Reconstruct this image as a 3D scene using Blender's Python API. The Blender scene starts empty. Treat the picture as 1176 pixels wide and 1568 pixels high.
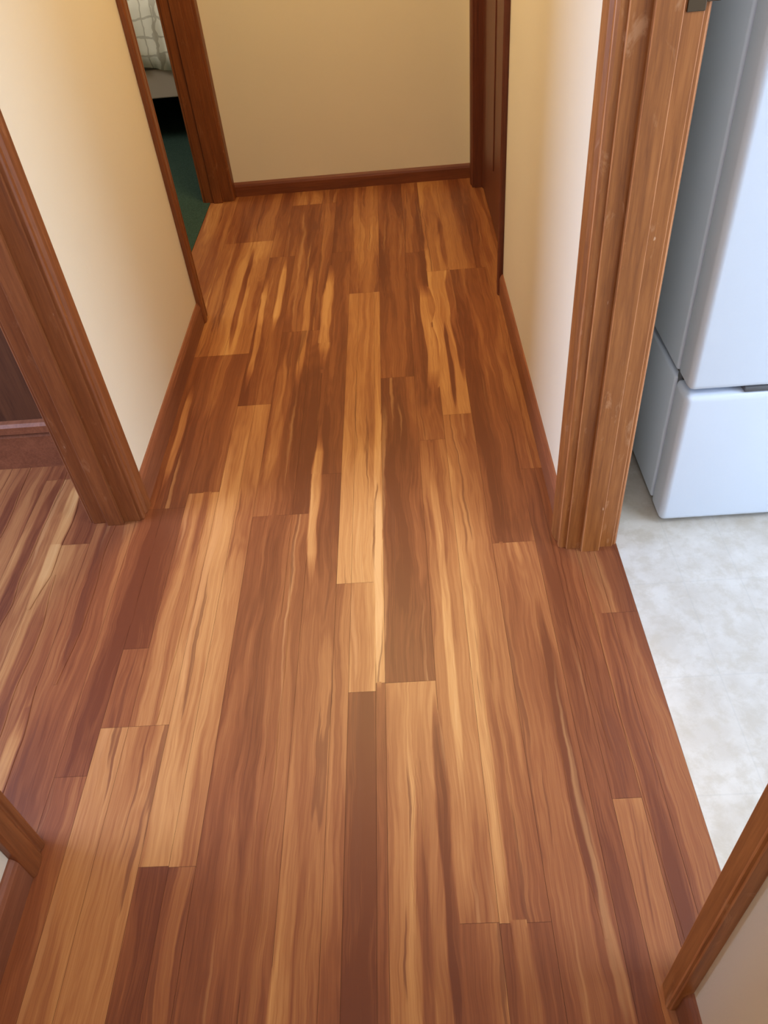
import bpy, bmesh, random
from math import *
from mathutils import Matrix, Vector, noise
random.seed(7)
S=bpy.context.scene
try: S.view_settings.view_transform='Standard'; S.view_settings.look='None'
except Exception as e: print(e)

# ------------------------------------------------------------ helpers
def link(o,parent=None):
    S.collection.objects.link(o)
    if parent: o.parent=parent
    return o
def mesh_obj(name,bm,mats,parent=None,smooth=False):
    me=bpy.data.meshes.new(name)
    bmesh.ops.recalc_face_normals(bm,faces=bm.faces)
    bm.to_mesh(me); bm.free()
    for m in (mats if isinstance(mats,list) else [mats]): me.materials.append(m)
    if smooth:
        for p in me.polygons: p.use_smooth=True
    return link(bpy.data.objects.new(name,me),parent)
def box(bm,x0,x1,y0,y1,z0,z1,mi=0):
    v=[bm.verts.new(p) for p in [(x0,y0,z0),(x1,y0,z0),(x1,y1,z0),(x0,y1,z0),(x0,y0,z1),(x1,y0,z1),(x1,y1,z1),(x0,y1,z1)]]
    for f in [(0,3,2,1),(4,5,6,7),(0,1,5,4),(1,2,6,5),(2,3,7,6),(3,0,4,7)]:
        fc=bm.faces.new([v[i] for i in f]); fc.material_index=mi
def prism(bm,poly,z0,z1,axis=2,mi=0):
    def P(a,b,c):
        return {2:(a,b,c),1:(a,c,b),0:(c,a,b)}[axis]
    lo=[bm.verts.new(P(a,b,z0)) for a,b in poly]; hi=[bm.verts.new(P(a,b,z1)) for a,b in poly]
    n=len(poly)
    bm.faces.new(lo).material_index=mi; bm.faces.new(hi).material_index=mi
    for i in range(n):
        bm.faces.new([lo[i],lo[(i+1)%n],hi[(i+1)%n],hi[i]]).material_index=mi
def bevel(o,w=.002,s=2):
    m=o.modifiers.new('bevel','BEVEL'); m.width=w; m.segments=s; m.limit_method='ANGLE'; m.angle_limit=radians(40)
    return m
def boxes(name,lst,mat,bev=0,parent=None):
    bm=bmesh.new()
    for b in lst: box(bm,*b)
    o=mesh_obj(name,bm,mat,parent)
    if bev: bevel(o,bev)
    return o

# ------------------------------------------------------------ materials
class NT:
    def __init__(s,name):
        s.m=bpy.data.materials.new(name); s.m.use_nodes=True; s.t=s.m.node_tree; s.n=s.t.nodes; s.b=s.n['Principled BSDF']
    def new(s,t,**k):
        n=s.n.new(t)
        for a,b in k.items(): setattr(n,a,b)
        return n
    def l(s,a,b): s.t.links.new(a,b)
    def coords(s,scale,kind='Object',loc=(0,0,0)):
        c=s.new('ShaderNodeTexCoord'); m=s.new('ShaderNodeMapping'); m.inputs['Scale'].default_value=scale; m.inputs['Location'].default_value=loc
        s.l(c.outputs[kind],m.inputs['Vector']); return m.outputs[0]
    def noise(s,vec,scale,detail=3,rough=.5,dist=0):
        n=s.new('ShaderNodeTexNoise'); n.inputs['Scale'].default_value=scale; n.inputs['Detail'].default_value=detail
        n.inputs['Roughness'].default_value=rough; n.inputs['Distortion'].default_value=dist
        s.l(vec,n.inputs['Vector']); return n.outputs['Fac']
    def ramp(s,fac,stops,interp='LINEAR'):
        r=s.new('ShaderNodeValToRGB'); r.color_ramp.interpolation=interp; e=r.color_ramp.elements
        while len(e)<len(stops): e.new(.5)
        for i,(p,c) in enumerate(stops):
            e[i].position=p; e[i].color=(c if len(c)==4 else (*c,1)) if not isinstance(c,(int,float)) else (c,c,c,1)
        s.l(fac,r.inputs[0]); return r.outputs[0]
    def math(s,op,a,b=None,clamp=False):
        n=s.new('ShaderNodeMath',operation=op); n.use_clamp=clamp
        for i,v in enumerate((a,b)):
            if v is None: continue
            if isinstance(v,(int,float)): n.inputs[i].default_value=v
            else: s.l(v,n.inputs[i])
        return n.outputs[0]
    def mix(s,fac,a,b,mode='MIX'):
        n=s.new('ShaderNodeMix',data_type='RGBA',blend_type=mode)
        for i,v in ((0,fac),(6,a),(7,b)):
            if isinstance(v,(int,float)): n.inputs[i].default_value=v
            elif isinstance(v,tuple): n.inputs[i].default_value=(*v,1)
            else: s.l(v,n.inputs[i])
        return n.outputs[2]
    def bump(s,h,strength=.1,dist=.001):
        b=s.new('ShaderNodeBump'); b.inputs['Strength'].default_value=strength; b.inputs['Distance'].default_value=dist
        s.l(h,b.inputs['Height']); s.l(b.outputs[0],s.b.inputs['Normal'])
    def col(s,c):
        if isinstance(c,tuple): s.b.inputs['Base Color'].default_value=(*c,1)
        else: s.l(c,s.b.inputs['Base Color'])
    def set(s,rough=.5,spec=.5,metal=0):
        s.b.inputs['Roughness'].default_value=rough; s.b.inputs['Specular IOR Level'].default_value=spec; s.b.inputs['Metallic'].default_value=metal

def mat_paint(name,c,var=.04):
    t=NT(name); v=t.coords((1,1,1)); n=t.noise(v,2.5,4)
    d=tuple(x*(1-var*2) for x in c); t.col(t.mix(n,d,c)); t.set(.55,.3)
    t.bump(t.noise(v,260,3),.25,.0008); return t.m
def mat_wood(name,dark,mid,light,axis='z',scuff=0,rough=.42):
    t=NT(name)
    sc={'z':(1,1,.05),'y':(1,.05,1),'x':(.05,1,1)}[axis]
    v=t.coords(sc); g=t.noise(v,190,6,.65,.4); big=t.noise(v,34,3,.5,1.2)
    f=t.math('ADD',t.math('MULTIPLY',g,.6),t.math('MULTIPLY',big,.4))
    c=t.ramp(f,[(.33,dark),(.5,mid),(.68,light)])
    if scuff:
        v2=t.coords((1,1,.35)); s1=t.noise(v2,34,5,.65,.6)
        c=t.mix(t.ramp(s1,[(.61,0),(.70,scuff*.8)]),c,(.48,.25,.13))
        v3=t.coords((1,1,.22)); s2=t.noise(v3,120,2,.5,0)
        c=t.mix(t.ramp(s2,[(.76,0),(.79,scuff)]),c,(.66,.44,.30))
    t.col(c); t.set(rough,.4); t.bump(g,.12,.0006); return t.m

M_wall=mat_paint('cream_wall_paint',(.78,.695,.54))
M_white=mat_paint('ceiling_white',(.75,.72,.66))
M_kwall=mat_paint('kitchen_wall_paint',(.72,.70,.66))
M_brownwall=mat_wood('brown_wood_panelling',(.05,.018,.009),(.09,.032,.015),(.12,.045,.02),'z')
M_trim=mat_wood('stained_oak_trim',(.13,.036,.011),(.195,.058,.017),(.26,.085,.026),'z',.25)
M_trimr=mat_wood('worn_oak_trim',(.17,.052,.013),(.265,.092,.023),(.37,.14,.040),'z',.6)
M_arris=mat_wood('worn_lit_oak_arris',(.26,.09,.03),(.42,.165,.06),(.58,.27,.12),'z',.5)  # worn edges, with their highlight lines also painted in as lighter oak
M_trimd=mat_wood('stained_dark_trim',(.075,.018,.009),(.12,.03,.012),(.16,.042,.018),'z')
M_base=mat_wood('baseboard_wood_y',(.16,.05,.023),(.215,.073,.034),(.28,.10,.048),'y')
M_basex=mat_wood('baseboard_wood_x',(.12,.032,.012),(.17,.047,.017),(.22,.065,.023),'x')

def mat_floor():
    t=NT('tigerwood_laminate')
    a=t.new('ShaderNodeAttribute',attribute_name='board'); sep=t.new('ShaderNodeSeparateColor'); t.l(a.outputs['Color'],sep.inputs[0])
    tone,seed=sep.outputs[0],sep.outputs[1]
    tc=t.new('ShaderNodeTexCoord'); sx=t.new('ShaderNodeSeparateXYZ'); t.l(tc.outputs['Object'],sx.inputs[0])
    cw=t.new('ShaderNodeCombineXYZ'); t.l(t.math('MULTIPLY',sx.outputs[0],6),cw.inputs[0]); t.l(t.math('MULTIPLY',sx.outputs[1],4.2),cw.inputs[1]); t.l(t.math('MULTIPLY',seed,17),cw.inputs[2])
    wav=t.math('MULTIPLY',t.math('SUBTRACT',t.noise(cw.outputs[0],1,4,.5,0),.5),.036)
    X=t.math('ADD',sx.outputs[0],wav)
    def vec(kx,ky,ks):
        c=t.new('ShaderNodeCombineXYZ')
        t.l(t.math('MULTIPLY',X,kx),c.inputs[0]); t.l(t.math('MULTIPLY',sx.outputs[1],ky),c.inputs[1]); t.l(t.math('MULTIPLY',seed,ks),c.inputs[2]); return c.outputs[0]
    flow=t.noise(vec(15,.95,31),1,3,.5,.35)
    step=t.ramp(flow,[(.38,0),(.415,.38),(.53,.56),(.56,1)])
    cont=t.math('SINE',t.math('MULTIPLY',flow,120))
    tig=t.noise(vec(38,1.1,60),1,3,.55,.5)
    lit=t.noise(vec(30,.9,120),1,3,.5,.4)
    med=t.noise(vec(150,1.9,90),1,5,.68,.1)
    fine=t.noise(vec(620,8,20),1,3,.65,.1)
    f=t.math('ADD',t.math('MULTIPLY',tone,.88),.06)
    f=t.math('ADD',f,t.math('MULTIPLY',t.math('SUBTRACT',step,.5),.34))
    f=t.math('ADD',f,t.math('MULTIPLY',cont,.028))
    f=t.math('ADD',f,t.math('MULTIPLY',t.math('SUBTRACT',med,.5),.42))
    f=t.math('ADD',f,t.math('MULTIPLY',t.math('SUBTRACT',fine,.5),.40),True)
    c=t.ramp(f,[(0,(.128,.033,.013)),(.25,(.218,.068,.025)),(.5,(.335,.134,.047)),(.75,(.47,.230,.083)),(1,(.58,.33,.14))])
    ls=t.ramp(lit,[(.64,0),(.69,.35),(.8,.45)]); c=t.mix(ls,c,(.54,.28,.115))
    streak=t.ramp(tig,[(.625,0),(.65,.65),(.69,.65),(.72,.2)])
    c=t.mix(streak,c,(.13,.036,.016))
    t.col(c); t.set(.4,.36)
    rn=t.math('ADD',t.math('MULTIPLY',fine,.12),.34); t.l(rn,t.b.inputs['Roughness'])
    t.bump(fine,.05,.0004); return t.m
M_floor=mat_floor()

def mat_vinyl():
    t=NT('kitchen_vinyl'); v=t.coords((1,1,1))
    n=t.noise(v,9,6,.62,.2); n2=t.noise(v,26,5,.65,.2)
    c=t.mix(t.ramp(n,[(.4,0),(.6,1)]),(.51,.465,.41),(.59,.555,.51)); c=t.mix(t.ramp(n2,[(.46,0),(.62,.5)]),c,(.44,.385,.31))
    br=t.new('ShaderNodeTexBrick'); br.offset=0; t.l(t.coords((1,1,1),loc=(.04,.08,0)),br.inputs['Vector'])
    br.inputs['Scale'].default_value=1; br.inputs['Brick Width'].default_value=.115; br.inputs['Row Height'].default_value=.23; br.inputs['Mortar Size'].default_value=.0025
    br.inputs['Mortar Smooth'].default_value=1
    c=t.mix(t.math('MULTIPLY',br.outputs['Fac'],.20),c,(.36,.35,.33)); t.col(c); t.set(.33,.5); return t.m
M_vinyl=mat_vinyl()
def mat_carpet():
    t=NT('teal_carpet'); v=t.coords((1,1,1)); n=t.noise(v,180,4,.7); t.col(t.ramp(n,[(.3,(.018,.040,.032)),(.7,(.05,.088,.07))])); t.set(.95,.1); t.bump(n,.6,.004); return t.m
M_carpet=mat_carpet()
def mat_simple(name,c,rough=.4,spec=.5,nscale=60,var=.05,metal=0,bmp=.05):
    t=NT(name); v=t.coords((1,1,1)); n=t.noise(v,nscale,3); t.col(t.mix(n,tuple(x*(1-var) for x in c),c)); t.set(rough,spec,metal)
    t.bump(n,bmp,.0005); return t.m
M_fridge=mat_simple('fridge_white_enamel',(.62,.70,.84),.3,.5,300,.02)
M_gasket=mat_simple('door_gasket_gray',(.12,.13,.15),.6)
M_black=mat_simple('black_plastic',(.015,.015,.017),.5)
M_steel=mat_simple('dark_steel_plate',(.10,.075,.055),.4,.5,60,.1,1)
M_rail=mat_simple('bed_rail_beige',(.50,.42,.34),.5)
def mat_quilt():
    t=NT('plaid_quilt'); tc=t.new('ShaderNodeTexCoord'); sx=t.new('ShaderNodeSeparateXYZ'); t.l(tc.outputs['Object'],sx.inputs[0])
    n=t.noise(t.coords((1,1,1)),9,3)
    def stripes(o,k,w):
        s=t.math('ADD',t.math('MULTIPLY',o,k),t.math('MULTIPLY',n,.9)); f=t.math('FRACT',s); return t.math('LESS_THAN',f,w)
    a=stripes(sx.outputs[0],20,.12); b=stripes(sx.outputs[2],14,.12); c2=stripes(sx.outputs[0],6,.10)
    m=t.math('MAXIMUM',t.math('MAXIMUM',a,b),c2)
    t.col(t.mix(t.math('MULTIPLY',m,.6),(.90,.87,.74),(.42,.38,.30))); t.set(.9,.1); return t.m
M_quilt=mat_quilt()

# ------------------------------------------------------------ dimensions
XL=-.672; XLr=-.782
XR=.316; XRr=.411
YF=3.378; YB=-1.3; ZC=2.35; DH=2.03
XLB=-2.9; XK=3.2

# ------------------------------------------------------------ wood floor
P=[]; STR=[]
def col(x0,x1,segs,y0=YB):
    for s in segs:
        y1,tl,tr=s[:3]; P.append((x0,x1,y0,y1,tl,tr,s[3] if len(s)>3 else random.random())); y0=y1
def strip(x0,x1,y0,y1,t0,t1): STR.append((x0,x1,y0,y1,t0,t1))
col(-.680,-.620,[(.70,.44,.46,.11),(1.40,.42,.20,.12),(2.09,.42,.44,.13),(2.9,.62,.66,.14),(3.5,.5,.5,.15)])
col(-.620,-.567,[(.10,.5,.55),(.796,.64,.66,.21),(.978,.12,.16,.22),(1.40,.20,.48,.12),(2.09,.44,.34,.13),(2.9,.66,.80,.14),(3.5,.5,.5,.15)])
col(-.567,-.490,[(.10,.5,.5),(.796,.62,.66,.21),(1.45,.60,.70,.31),(2.09,.40,.30,.13),(2.9,.80,.66,.14),(3.5,.45,.5,.15)])
col(-.490,-.440,[(.534,.04,.06),(1.812,.72,.74,.31),(2.75,.32,.38,.33),(3.5,.50,.44,.15)])
col(-.440,-.395,[(.532,.34,.42),(1.812,.72,.56,.31),(2.75,.38,.28,.33),(3.221,.34,.38,.51),(3.5,.74,.74)])
col(-.395,-.300,[(1.35,.34,.26,.42),(2.2,.28,.42,.53),(3.221,.34,.46,.51),(3.5,.66,.6)])
col(-.300,-.257,[(1.35,.32,.42,.42),(2.2,.34,.30,.53),(3.221,.5,.46,.61),(3.5,.42,.4)])
col(-.257,-.187,[(1.491,.54,.46,.44),(2.75,.30,.28,.54),(3.5,.38,.44)])
col(-.187,-.155,[(1.121,.50,.48,.44),(2.424,.74,.76,.71),(3.5,.56,.6,.72)])
col(-.155,-.103,[(.845,.22,.26,.46),(1.121,.72,.76,.47),(2.424,.78,.80,.71),(3.5,.62,.78,.72)])
col(-.103,-.085,[(.863,.56,.62,.45),(2.424,.80,.78,.71),(3.5,.78,.6,.72)])
col(-.085,.011,[(.862,.74,.78,.45),(1.9,.12,.26,.73),(3.5,.24,.20,.74)])
col(.011,.080,[(.429,.46,.78,.48),(1.60,.52,.60,.81),(2.70,.38,.26,.75),(3.5,.34,.48,.76)])
col(.080,.157,[(.427,.34,.40),(1.703,.74,.66,.81),(2.541,.80,.84,.78),(3.5,.72,.60,.79)])
col(.157,.252,[(.25,.50,.55,.82),(1.214,.58,.62,.83),(2.541,.46,.42,.85),(3.5,.60,.40,.79)])
col(.252,.287,[(1.46,.48,.30,.84),(2.541,.46,.42,.85),(3.5,.34,.3,.86)])
col(.287,.335,[(.612,.64,.62,.88),(1.46,.30,.42,.84),(3.5,.44,.40,.86)])
col(.335,.372,[(1.0,.46,.44,.88),(3.5,.46,.40,.89)])
col(.372,.424,[(1.0,.38,.34,.90),(3.5,.46,.36,.89)])
strip(-.257,-.226,YB,.70,.84,.80); strip(-.257,-.236,1.10,1.70,.95,.90); strip(-.270,-.240,1.95,2.65,.80,.82)
strip(.000,.016,.25,.84,.14,.24)
strip(-.104,-.088,.80,1.95,.96,.92)
strip(-.645,-.622,.978,1.36,.0,.05); strip(.034,.050,.55,1.6,.80,.80); strip(-.355,-.335,.85,1.8,.08,.12)
strip(.258,.278,.65,1.22,.0,.04); strip(.198,.216,1.65,2.5,.04,.10); strip(-.568,-.550,2.1,2.85,.12,.2)
strip(-.645,-.628,1.45,1.95,.85,.8); strip(-.025,-.005,2.5,3.35,.05,.12); strip(-.435,-.415,2.2,2.75,.86,.86)
strip(-.39,-.36,1.45,2.1,.58,.62)
strip(.040,.084,1.78,2.50,.80,.86); strip(.030,.048,1.70,2.60,.02,.08)
strip(.140,.160,1.85,2.6,.05,.14); strip(.112,.124,1.72,2.2,.1,.3); strip(.060,.080,2.5,3.1,.02,.14)
strip(.140,.158,2.55,3.0,.15,.2)
strip(.168,.184,1.2,1.80,.06,.12); strip(-.485,-.468,1.85,2.6,.8,.82); strip(-.335,-.315,1.85,2.7,.80,.80)
strip(.296,.312,.70,1.22,.06,.06); strip(.222,.240,.4,1.05,.2,.2); strip(.10,.118,.2,1.1,.45,.45); strip(-.53,-.51,.8,1.6,.45,.5)
strip(-.04,-.022,-.2,.7,.52,.55); strip(-.30,-.285,.2,1.2,.14,.2); strip(.34,.356,.3,1.3,.2,.22)
P+= [(-.800,-.680,2.30,3.5,.62,.70,.5)]
x=-.680
while x>XLB:
    w=random.choice([.09,.095,.11]); y=YB; y1=.20+random.random()*.8
    while y<1.7:
        tn=random.choice([.30,.42,.55,.62,.66]); P.append((x-w,x,y,min(y1,1.7),tn,tn+random.uniform(-.15,.15),random.random())); y=y1; y1+=random.choice([.65,.9,1.1])
    x-=w
for sx0,sy0,sy1,tn in[(-.74,.9,1.6,.04),(-.83,.5,1.2,.06),(-.92,1.0,1.6,.05),(-.78,.3,.9,.86),(-1.02,.8,1.6,.1),(-.86,1.1,1.58,.85)]: strip(sx0-.012,sx0+.012,sy0,sy1,tn,tn)
def under(x,y):
    for p in P:
        if p[0]<=x<p[1] and p[2]<=y<p[3]:
            return p[4]+(p[5]-p[4])*(x-p[0])/(p[1]-p[0]),p[6]
    return .4,.5
def floor_boards():
    bm=bmesh.new(); lay=bm.loops.layers.color.new('board')
    for p in P:
        x0,x1,y0,y1,tl,tr,sd=p; g=.00025
        v=[bm.verts.new(q) for q in [(x0+g,y0+g,0),(x1-g,y0+g,0),(x1-g,y1-g,0),(x0+g,y1-g,0)]]
        f=bm.faces.new(v)
        for l,tn in zip(f.loops,(tl,tr,tr,tl)): l[lay]=(max(0,min(1,tn)),sd,0,1)
    for zk,(x0,x1,y0,y1,tl,tr) in enumerate(STR):
        # inlaid grain band that feathers into the board beneath it
        z=.0001+zk*.00002; n=70; ph=random.random()*20; W=(x1-x0)/2; rows=[]
        for i in range(n+1):
            t=i/n; y=y0+(y1-y0)*t; e=min(1,t*5,(1-t)*5); w=W*(.25+.75*e)
            cx=(x0+x1)/2+.005*noise.noise((ph,y*4.5,0))
            a=max(w*(1+.5*noise.noise((ph,y*8,3))),.0006); b=max(w*(1+.5*noise.noise((ph,y*8,9))),.0006)
            row=[]
            for k,(dx,m) in enumerate(((-a*1.25,0),(-a*.8,1),(b*.8,1),(b*1.25,0))):
                X=cx+dx; u_,_=under(X,y); tn=u_+((tl+(tr-tl)*(k>1))-u_)*m*e
                row.append((bm.verts.new((X,y,z)),max(0,min(1,tn))))
            rows.append((row,under(cx,y+1e-4)[1]))
        for (r0_,s0),(r1_,s1) in zip(rows,rows[1:]):
            for k in range(3):
                f=bm.faces.new([r0_[k][0],r0_[k+1][0],r1_[k+1][0],r1_[k][0]])
                for l,tn in zip(f.loops,(r0_[k][1],r0_[k+1][1],r1_[k+1][1],r1_[k][1])): l[lay]=(tn,s0,0,1)
    box(bm,XLB,.424,YB,3.5,-.03,-.0015,1)
    return mesh_obj('floor',bm,[M_floor,mat_simple('floor_substrate',(.06,.018,.009),.8)])
fl=floor_boards()

boxes('floor_kitchen',[(.424,XK,YB,2.3,-.03,0),(.4241,1.6,2.3,3.5,-.03,0)],M_vinyl)
boxes('floor_bedroom',[(XLB,-.800,1.72,6.4,-.03,.002)],M_carpet)

# ------------------------------------------------------------ walls
LN0,LN1=.590,1.362
LF0,LF1=2.362,3.325
RN0,RN1=.350,1.182
RF0,RF1=2.40,3.254
J=.018
boxes('wall_left',[(XLr,XL,YB,LN0-J,0,ZC),(XLr,XL,LN1+J,LF0-J,0,ZC),(XLr,XL,LN0-J,LN1+J,DH+J,ZC),(XLr,XL,LF0-J,YF,DH+J,ZC)],M_wall)
boxes('wall_right',[(XR,XRr,YB,RN0-J,0,ZC),(XR,XRr,RN1+J,RF0-J,0,ZC),(XR,XRr,RN0-J,RN1+J,DH+J,ZC),(XR,XRr,RF0-J,RF1+J,DH+J,ZC),(XR,XRr,RF1+J,YF,0,ZC)],M_wall)
boxes('wall_far',[(-.83,1.6,YF,YF+.1,0,ZC)],M_wall)
boxes('wall_back',[(XLB,XK,YB-.1,YB,0,ZC)],M_wall)
boxes('wall_left_room',[(XLB,XLr,1.613,1.72,0,ZC)],M_brownwall)
boxes('wall_left_room_outer',[(XLB-.1,XLB,YB-.1,.35,0,ZC),(XLB-.1,XLB,1.45,6.5,0,ZC),(XLB-.1,XLB,.35,1.45,0,.75),(XLB-.1,XLB,.35,1.45,2.05,ZC)],M_wall)
boxes('wall_bedroom',[(-.83,-.73,YF+.1,6.5,0,ZC),(XLB,-.83,6.4,6.5,0,ZC)],M_wall)
boxes('wall_kitchen',[(XRr,XK,2.2,2.3,0,ZC),(XK,XK+.1,YB-.1,-1.0,0,ZC),(XK,XK+.1,.6,2.3,0,ZC),(XK,XK+.1,-1.0,.6,0,.9),(XK,XK+.1,-1.0,.6,2.05,ZC),(1.6,1.7,2.3,3.48,0,ZC)],M_kwall)
boxes('ceiling',[(XLB-.1,XK+.1,YB-.1,6.5,ZC,ZC+.08)],M_white)

# ------------------------------------------------------------ baseboards
def base_profile(x,sgn,h=.074,t=.011):
    return [(x,0),(x+sgn*t,0),(x+sgn*t,h-.016),(x+sgn*t*.75,h-.007),(x+sgn*t*.35,h),(x,h)]
def baseboard(name,runs,mat):
    bm=bmesh.new()
    for ax,pos,sg,a,b,h in runs: prism(bm,base_profile(pos,sg,h),a,b,ax)
    return mesh_obj(name,bm,mat)
CW=.066
baseboard('baseboard_left',[(1,XL,1,YB,LN0-CW,.074),(1,XL,1,LN1+CW,LF0-CW,.074)],M_base)
baseboard('baseboard_right',[(1,XR,-1,YB,RN0-.042,.074),(1,XR,-1,RN1+CW,RF0-CW,.074)],M_base)
bm=bmesh.new(); prism(bm,base_profile(YF,-1,.058),-.70,XR,0); mesh_obj('baseboard_far',bm,M_basex)
bm=bmesh.new(); prism(bm,base_profile(1.613,-1,.115,.016),XLB,XLr-.014,0); prism(bm,[(1.613,.115),(1.590,.115),(1.590,.135),(1.597,.142),(1.613,.142)],XLB,XLr-.014,0)
mesh_obj('baseboard_left_room',bm,M_base)

# ------------------------------------------------------------ door frames
def frame(name,xa,xb,y0,y1,mat,sides=('a','b'),far_off=0,stop=True,cwf=CW,cwn=CW,ta=1,tb=1,worn_lit=None):
    bm=bmesh.new(); r=.005
    fo=far_off
    box(bm,xa-.002,xb+.002,y0-J,y0,0,DH); box(bm,xa-.002+fo,xb+.002+fo,y1,y1+J,0,DH); box(bm,xa-.002,xb+.002,y0-J,y1+J,DH,DH+J)
    if stop:
        m=(xa+xb)/2; w=.019
        box(bm,m-w,m+w,y0,y0+.011,0,DH); box(bm,m-w+fo,m+w+fo,y1-.011,y1,0,DH); box(bm,m-w,m+w,y0+.011,y1-.011,DH-.011,DH)
    def casing(x,sg,yi,dirn,o=0,cw=CW,k=1):
        x=x+o; w=cw-r
        p=[(0,0),(.009,0),(.0125,.004),(.0125,.013),(.0095,.016),(.0095,.019),(.0145,.026),(.0165,.040),(.0165,w-.006),(.013,w),(0,w)]
        if w<.05: p=[(0,0),(.010,0),(.014,.004),(.016,w-.004),(.013,w),(0,w)]
        prism(bm,[(x+sg*a*k,yi+dirn*(r+b)) for a,b in p],0,DH+CW-.005,2)
    for sd in sides:
        x,sg,k=(xa,-1,ta) if sd=='a' else (xb,1,tb)
        casing(x,sg,y0,-1,0,cwn,k)
        casing(x,sg,y1,1,fo,cwf,k)
        prism(bm,[(x,DH+r),(x+sg*.012,DH+r),(x+sg*.0165,DH+.03),(x+sg*.0165,DH+CW-.006),(x+sg*.013,DH+CW),(x,DH+CW)],y0-cwn,y1+cwf,1)
    o=mesh_obj(name,bm,[mat]+([worn_lit] if worn_lit else [])); b=bevel(o,.0014,2)
    if worn_lit: b.material=1
    return o
f1=frame('door_frame',XR,XRr,RN0,RN1,M_trimr,ta=1.45,cwn=.042,worn_lit=M_arris)
f2=frame('door_frame.001',XLr,XL,LN0,LN1,M_trim)
f3=frame('door_frame.002',XLr,XL,LF0,LF1,M_trim,far_off=-.036,cwf=.05)
f4=frame('door_frame.003',XR,XRr,RF0,RF1,M_trimd)
bm=bmesh.new(); box(bm,.388,.4125,RN1-.0025,RN1-.0003,1.0,1.06); box(bm,.412,.431,RN1-.0025,RN1+.004,1.01,1.05)
sp=mesh_obj('strike_plate',bm,M_steel); bevel(sp,.001)
bm=bmesh.new(); box(bm,.345,.380,RF0+.014,RF1-.014,.008,DH-.014)
for z0,z1 in((.2,.9),(1.05,1.85)):
    for ya,yb in((RF0+.13,RF0+.38),(RF0+.47,RF1-.13)): box(bm,.341,.346,ya,yb,z0,z1)
d=mesh_obj('door_1',bm,M_trimd); bevel(d,.003)

# ------------------------------------------------------------ refrigerator
FX0,FX1,FY=.525,1.15,1.235
fr=link(bpy.data.objects.new('refrigerator',None)); fr.location=(0,0,0)
def rbox(name,x0,x1,y0,y1,z0,z1,mat,r,seg=5):
    bm=bmesh.new(); box(bm,x0,x1,y0,y1,z0,z1)
    bmesh.ops.bevel(bm,geom=list(bm.edges),offset=r,segments=seg,affect='EDGES',profile=.5)
    return mesh_obj(name,bm,mat,fr,True)
GZ=.350
rbox('cabinet_lower',FX0,FX1,FY+.075,1.93,.02,GZ-.007,M_fridge,.006,3)
rbox('cabinet_upper',FX0,FX1,FY+.075,1.93,GZ+.007,1.62,M_fridge,.006,3)
rbox('cabinet_core',FX0+.012,FX1-.01,FY+.06,1.92,.018,1.6,M_black,.002,1)
rbox('freezer_door',FX0,FX1,FY,FY+.072,.014,GZ-.006,M_fridge,.014)
rbox('fresh_food_door',FX0,FX1,FY,FY+.072,GZ+.006,1.62,M_fridge,.014)
rbox('gasket',FX0+.006,FX1-.006,FY+.066,FY+.08,.03,1.6,M_gasket,.002,1)
rbox('handle_recess',FX0+.11,FX1-.15,FY+.004,FY+.05,GZ-.0058,GZ+.0058,M_gasket,.002,1)
for i,(a,b) in enumerate([(FX0+.05,FY+.11),(FX1-.05,FY+.11),(FX0+.05,1.87),(FX1-.05,1.87)]):
    bm=bmesh.new(); bmesh.ops.create_cone(bm,cap_ends=True,segments=20,radius1=.02,radius2=.016,depth=.022)
    bmesh.ops.translate(bm,verts=bm.verts,vec=(a,b,.011)); mesh_obj('foot_%d'%(i+1),bm,M_black,fr)

# ------------------------------------------------------------ bed
bed=link(bpy.data.objects.new('bed',None))
BX0,BX1,BY0,BY1=-2.55,-.93,4.15,6.1
def bb(name,l,mat,r=.005):
    o=boxes(name,l,mat,r,bed); return o
bb('side_rail',[(BX0,BX1,BY0,BY0+.03,.21,.335),(BX0,BX1,BY1-.03,BY1,.21,.335),(BX0,BX0+.03,BY0,BY1,.21,.335),(BX1-.03,BX1,BY0,BY1,.21,.335)],M_rail)
bb('legs',[(BX0,BX0+.06,BY0,BY0+.06,.002,.21),(BX1-.06,BX1,BY0,BY0+.06,.002,.21),(BX0,BX0+.06,BY1-.06,BY1,.002,.21),(BX1-.06,BX1,BY1-.06,BY1,.002,.21)],M_rail)
bb('mattress',[(BX0+.03,BX1-.03,BY0+.03,BY1-.03,.30,.60)],M_white,.04)
bm=bmesh.new()
def quilt():
    N=90
    path=[(BY0-.012,.34),(BY0-.016,.42),(BY0-.016,.5),(BY0-.01,.58),(BY0+.01,.622),(BY0+.06,.632)]+[(BY0+.06+i*.2,.632) for i in range(1,9)]
    rows=[]
    for k in range(len(path)):
        y,z=path[k]; row=[]
        for i in range(N+1):
            x=BX0-.01+(BX1-BX0+.02)*i/N
            wv=.014*sin(i*.9+k*.2)+.008*sin(i*.37+1)
            if k<4: row.append(bm.verts.new((x,y-abs(wv)*(1-k/5),z+(.012*sin(i*.35) if k==0 else 0))))
            else: row.append(bm.verts.new((x,y,z+wv*.4)))
        rows.append(row)
    for a,b in zip(rows,rows[1:]):
        for i in range(N): bm.faces.new([a[i],a[i+1],b[i+1],b[i]])
quilt(); q=mesh_obj('quilt',bm,M_quilt,bed,True); m=q.modifiers.new('s','SOLIDIFY'); m.thickness=.008
bb('headboard',[(BX0-.02,BX1+.0,BY1,BY1+.04,.002,1.1)],M_rail)

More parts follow.
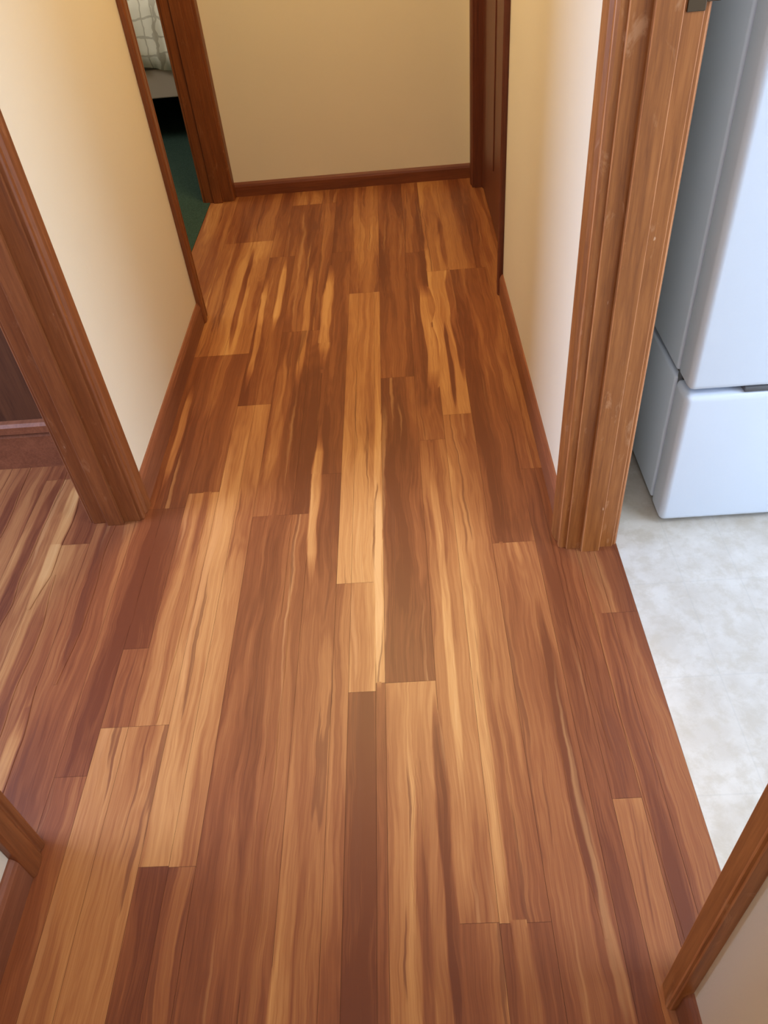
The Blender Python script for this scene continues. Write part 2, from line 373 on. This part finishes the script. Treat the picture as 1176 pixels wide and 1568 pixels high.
# ------------------------------------------------------------ windows
def window(name,x,y0,y1,z0,z1):
    bm=bmesh.new(); w=.045
    box(bm,x,x+.06,y0,y1,z0,z0+w); box(bm,x,x+.06,y0,y1,z1-w,z1); box(bm,x,x+.06,y0,y0+w,z0+w,z1-w); box(bm,x,x+.06,y1-w,y1,z0+w,z1-w)
    box(bm,x+.01,x+.05,y0+w,y1-w,(z0+z1)/2-.018,(z0+z1)/2+.018)
    o=mesh_obj(name,bm,M_white); bevel(o,.003)
window('window_1',XK+.02,-1.0,.6,.9,2.05)
window('window_2',XLB-.08,.35,1.45,.75,2.05)

# ------------------------------------------------------------ lights
def area(name,loc,target,sx,sy,power,col):
    L=bpy.data.lights.new(name,'AREA'); L.shape='RECTANGLE'; L.size=sx; L.size_y=sy; L.energy=power; L.color=col
    o=bpy.data.objects.new(name,L); link(o); o.location=loc
    d=Vector(target)-Vector(loc); o.rotation_euler=d.to_track_quat('-Z','Y').to_euler(); return o
area('window_light_kitchen',(XK-.02,-.2,1.5),(0,-.1,.9),1.5,1.1,112,(.61,.77,1.0))
area('kitchen_ceiling_light',(1.5,.2,ZC-.03),(1.5,.2,0),.5,.5,18,(.72,.83,1.0))
area('window_light_left_room',(XLB+.02,.9,1.4),(0,.98,.6),1.0,1.2,112,(.52,.66,1.0))
area('window_light_bedroom',(-2.6,3.4,1.7),(-1.2,4.2,.3),.8,.8,20,(1.0,.95,.85))
area('hall_ceiling_light',(-.2,2.45,ZC-.02),(-.2,2.5,0),.6,.6,31,(1.0,.71,.29))
area('hall_fill_near',(-.2,-.3,ZC-.02),(-.2,-.1,0),.7,.9,21,(.88,.86,.93))  # added fill over the near hall, standing in for cool daylight
w=bpy.data.worlds.new('World'); S.world=w; w.use_nodes=True
w.node_tree.nodes['Background'].inputs[0].default_value=(.7,.82,1,1); w.node_tree.nodes['Background'].inputs[1].default_value=1.0

# ------------------------------------------------------------ camera
a,b,c=.75037,.06125,-.10594
f=Vector((-sin(b)*cos(a),cos(b)*cos(a),-sin(a))); r0=Vector((cos(b),sin(b),0)); u0=r0.cross(f)
r=r0*cos(c)+u0*sin(c); u=-r0*sin(c)+u0*cos(c)
cd=bpy.data.cameras.new('camera'); cd.sensor_fit='VERTICAL'; cd.sensor_height=36; cd.lens=36*1195.33/1568; cd.clip_start=.02
co=bpy.data.objects.new('camera',cd); link(co)
co.matrix_world=Matrix(((r.x,u.x,-f.x,0),(r.y,u.y,-f.y,0),(r.z,u.z,-f.z,1.25),(0,0,0,1)))
S.camera=co
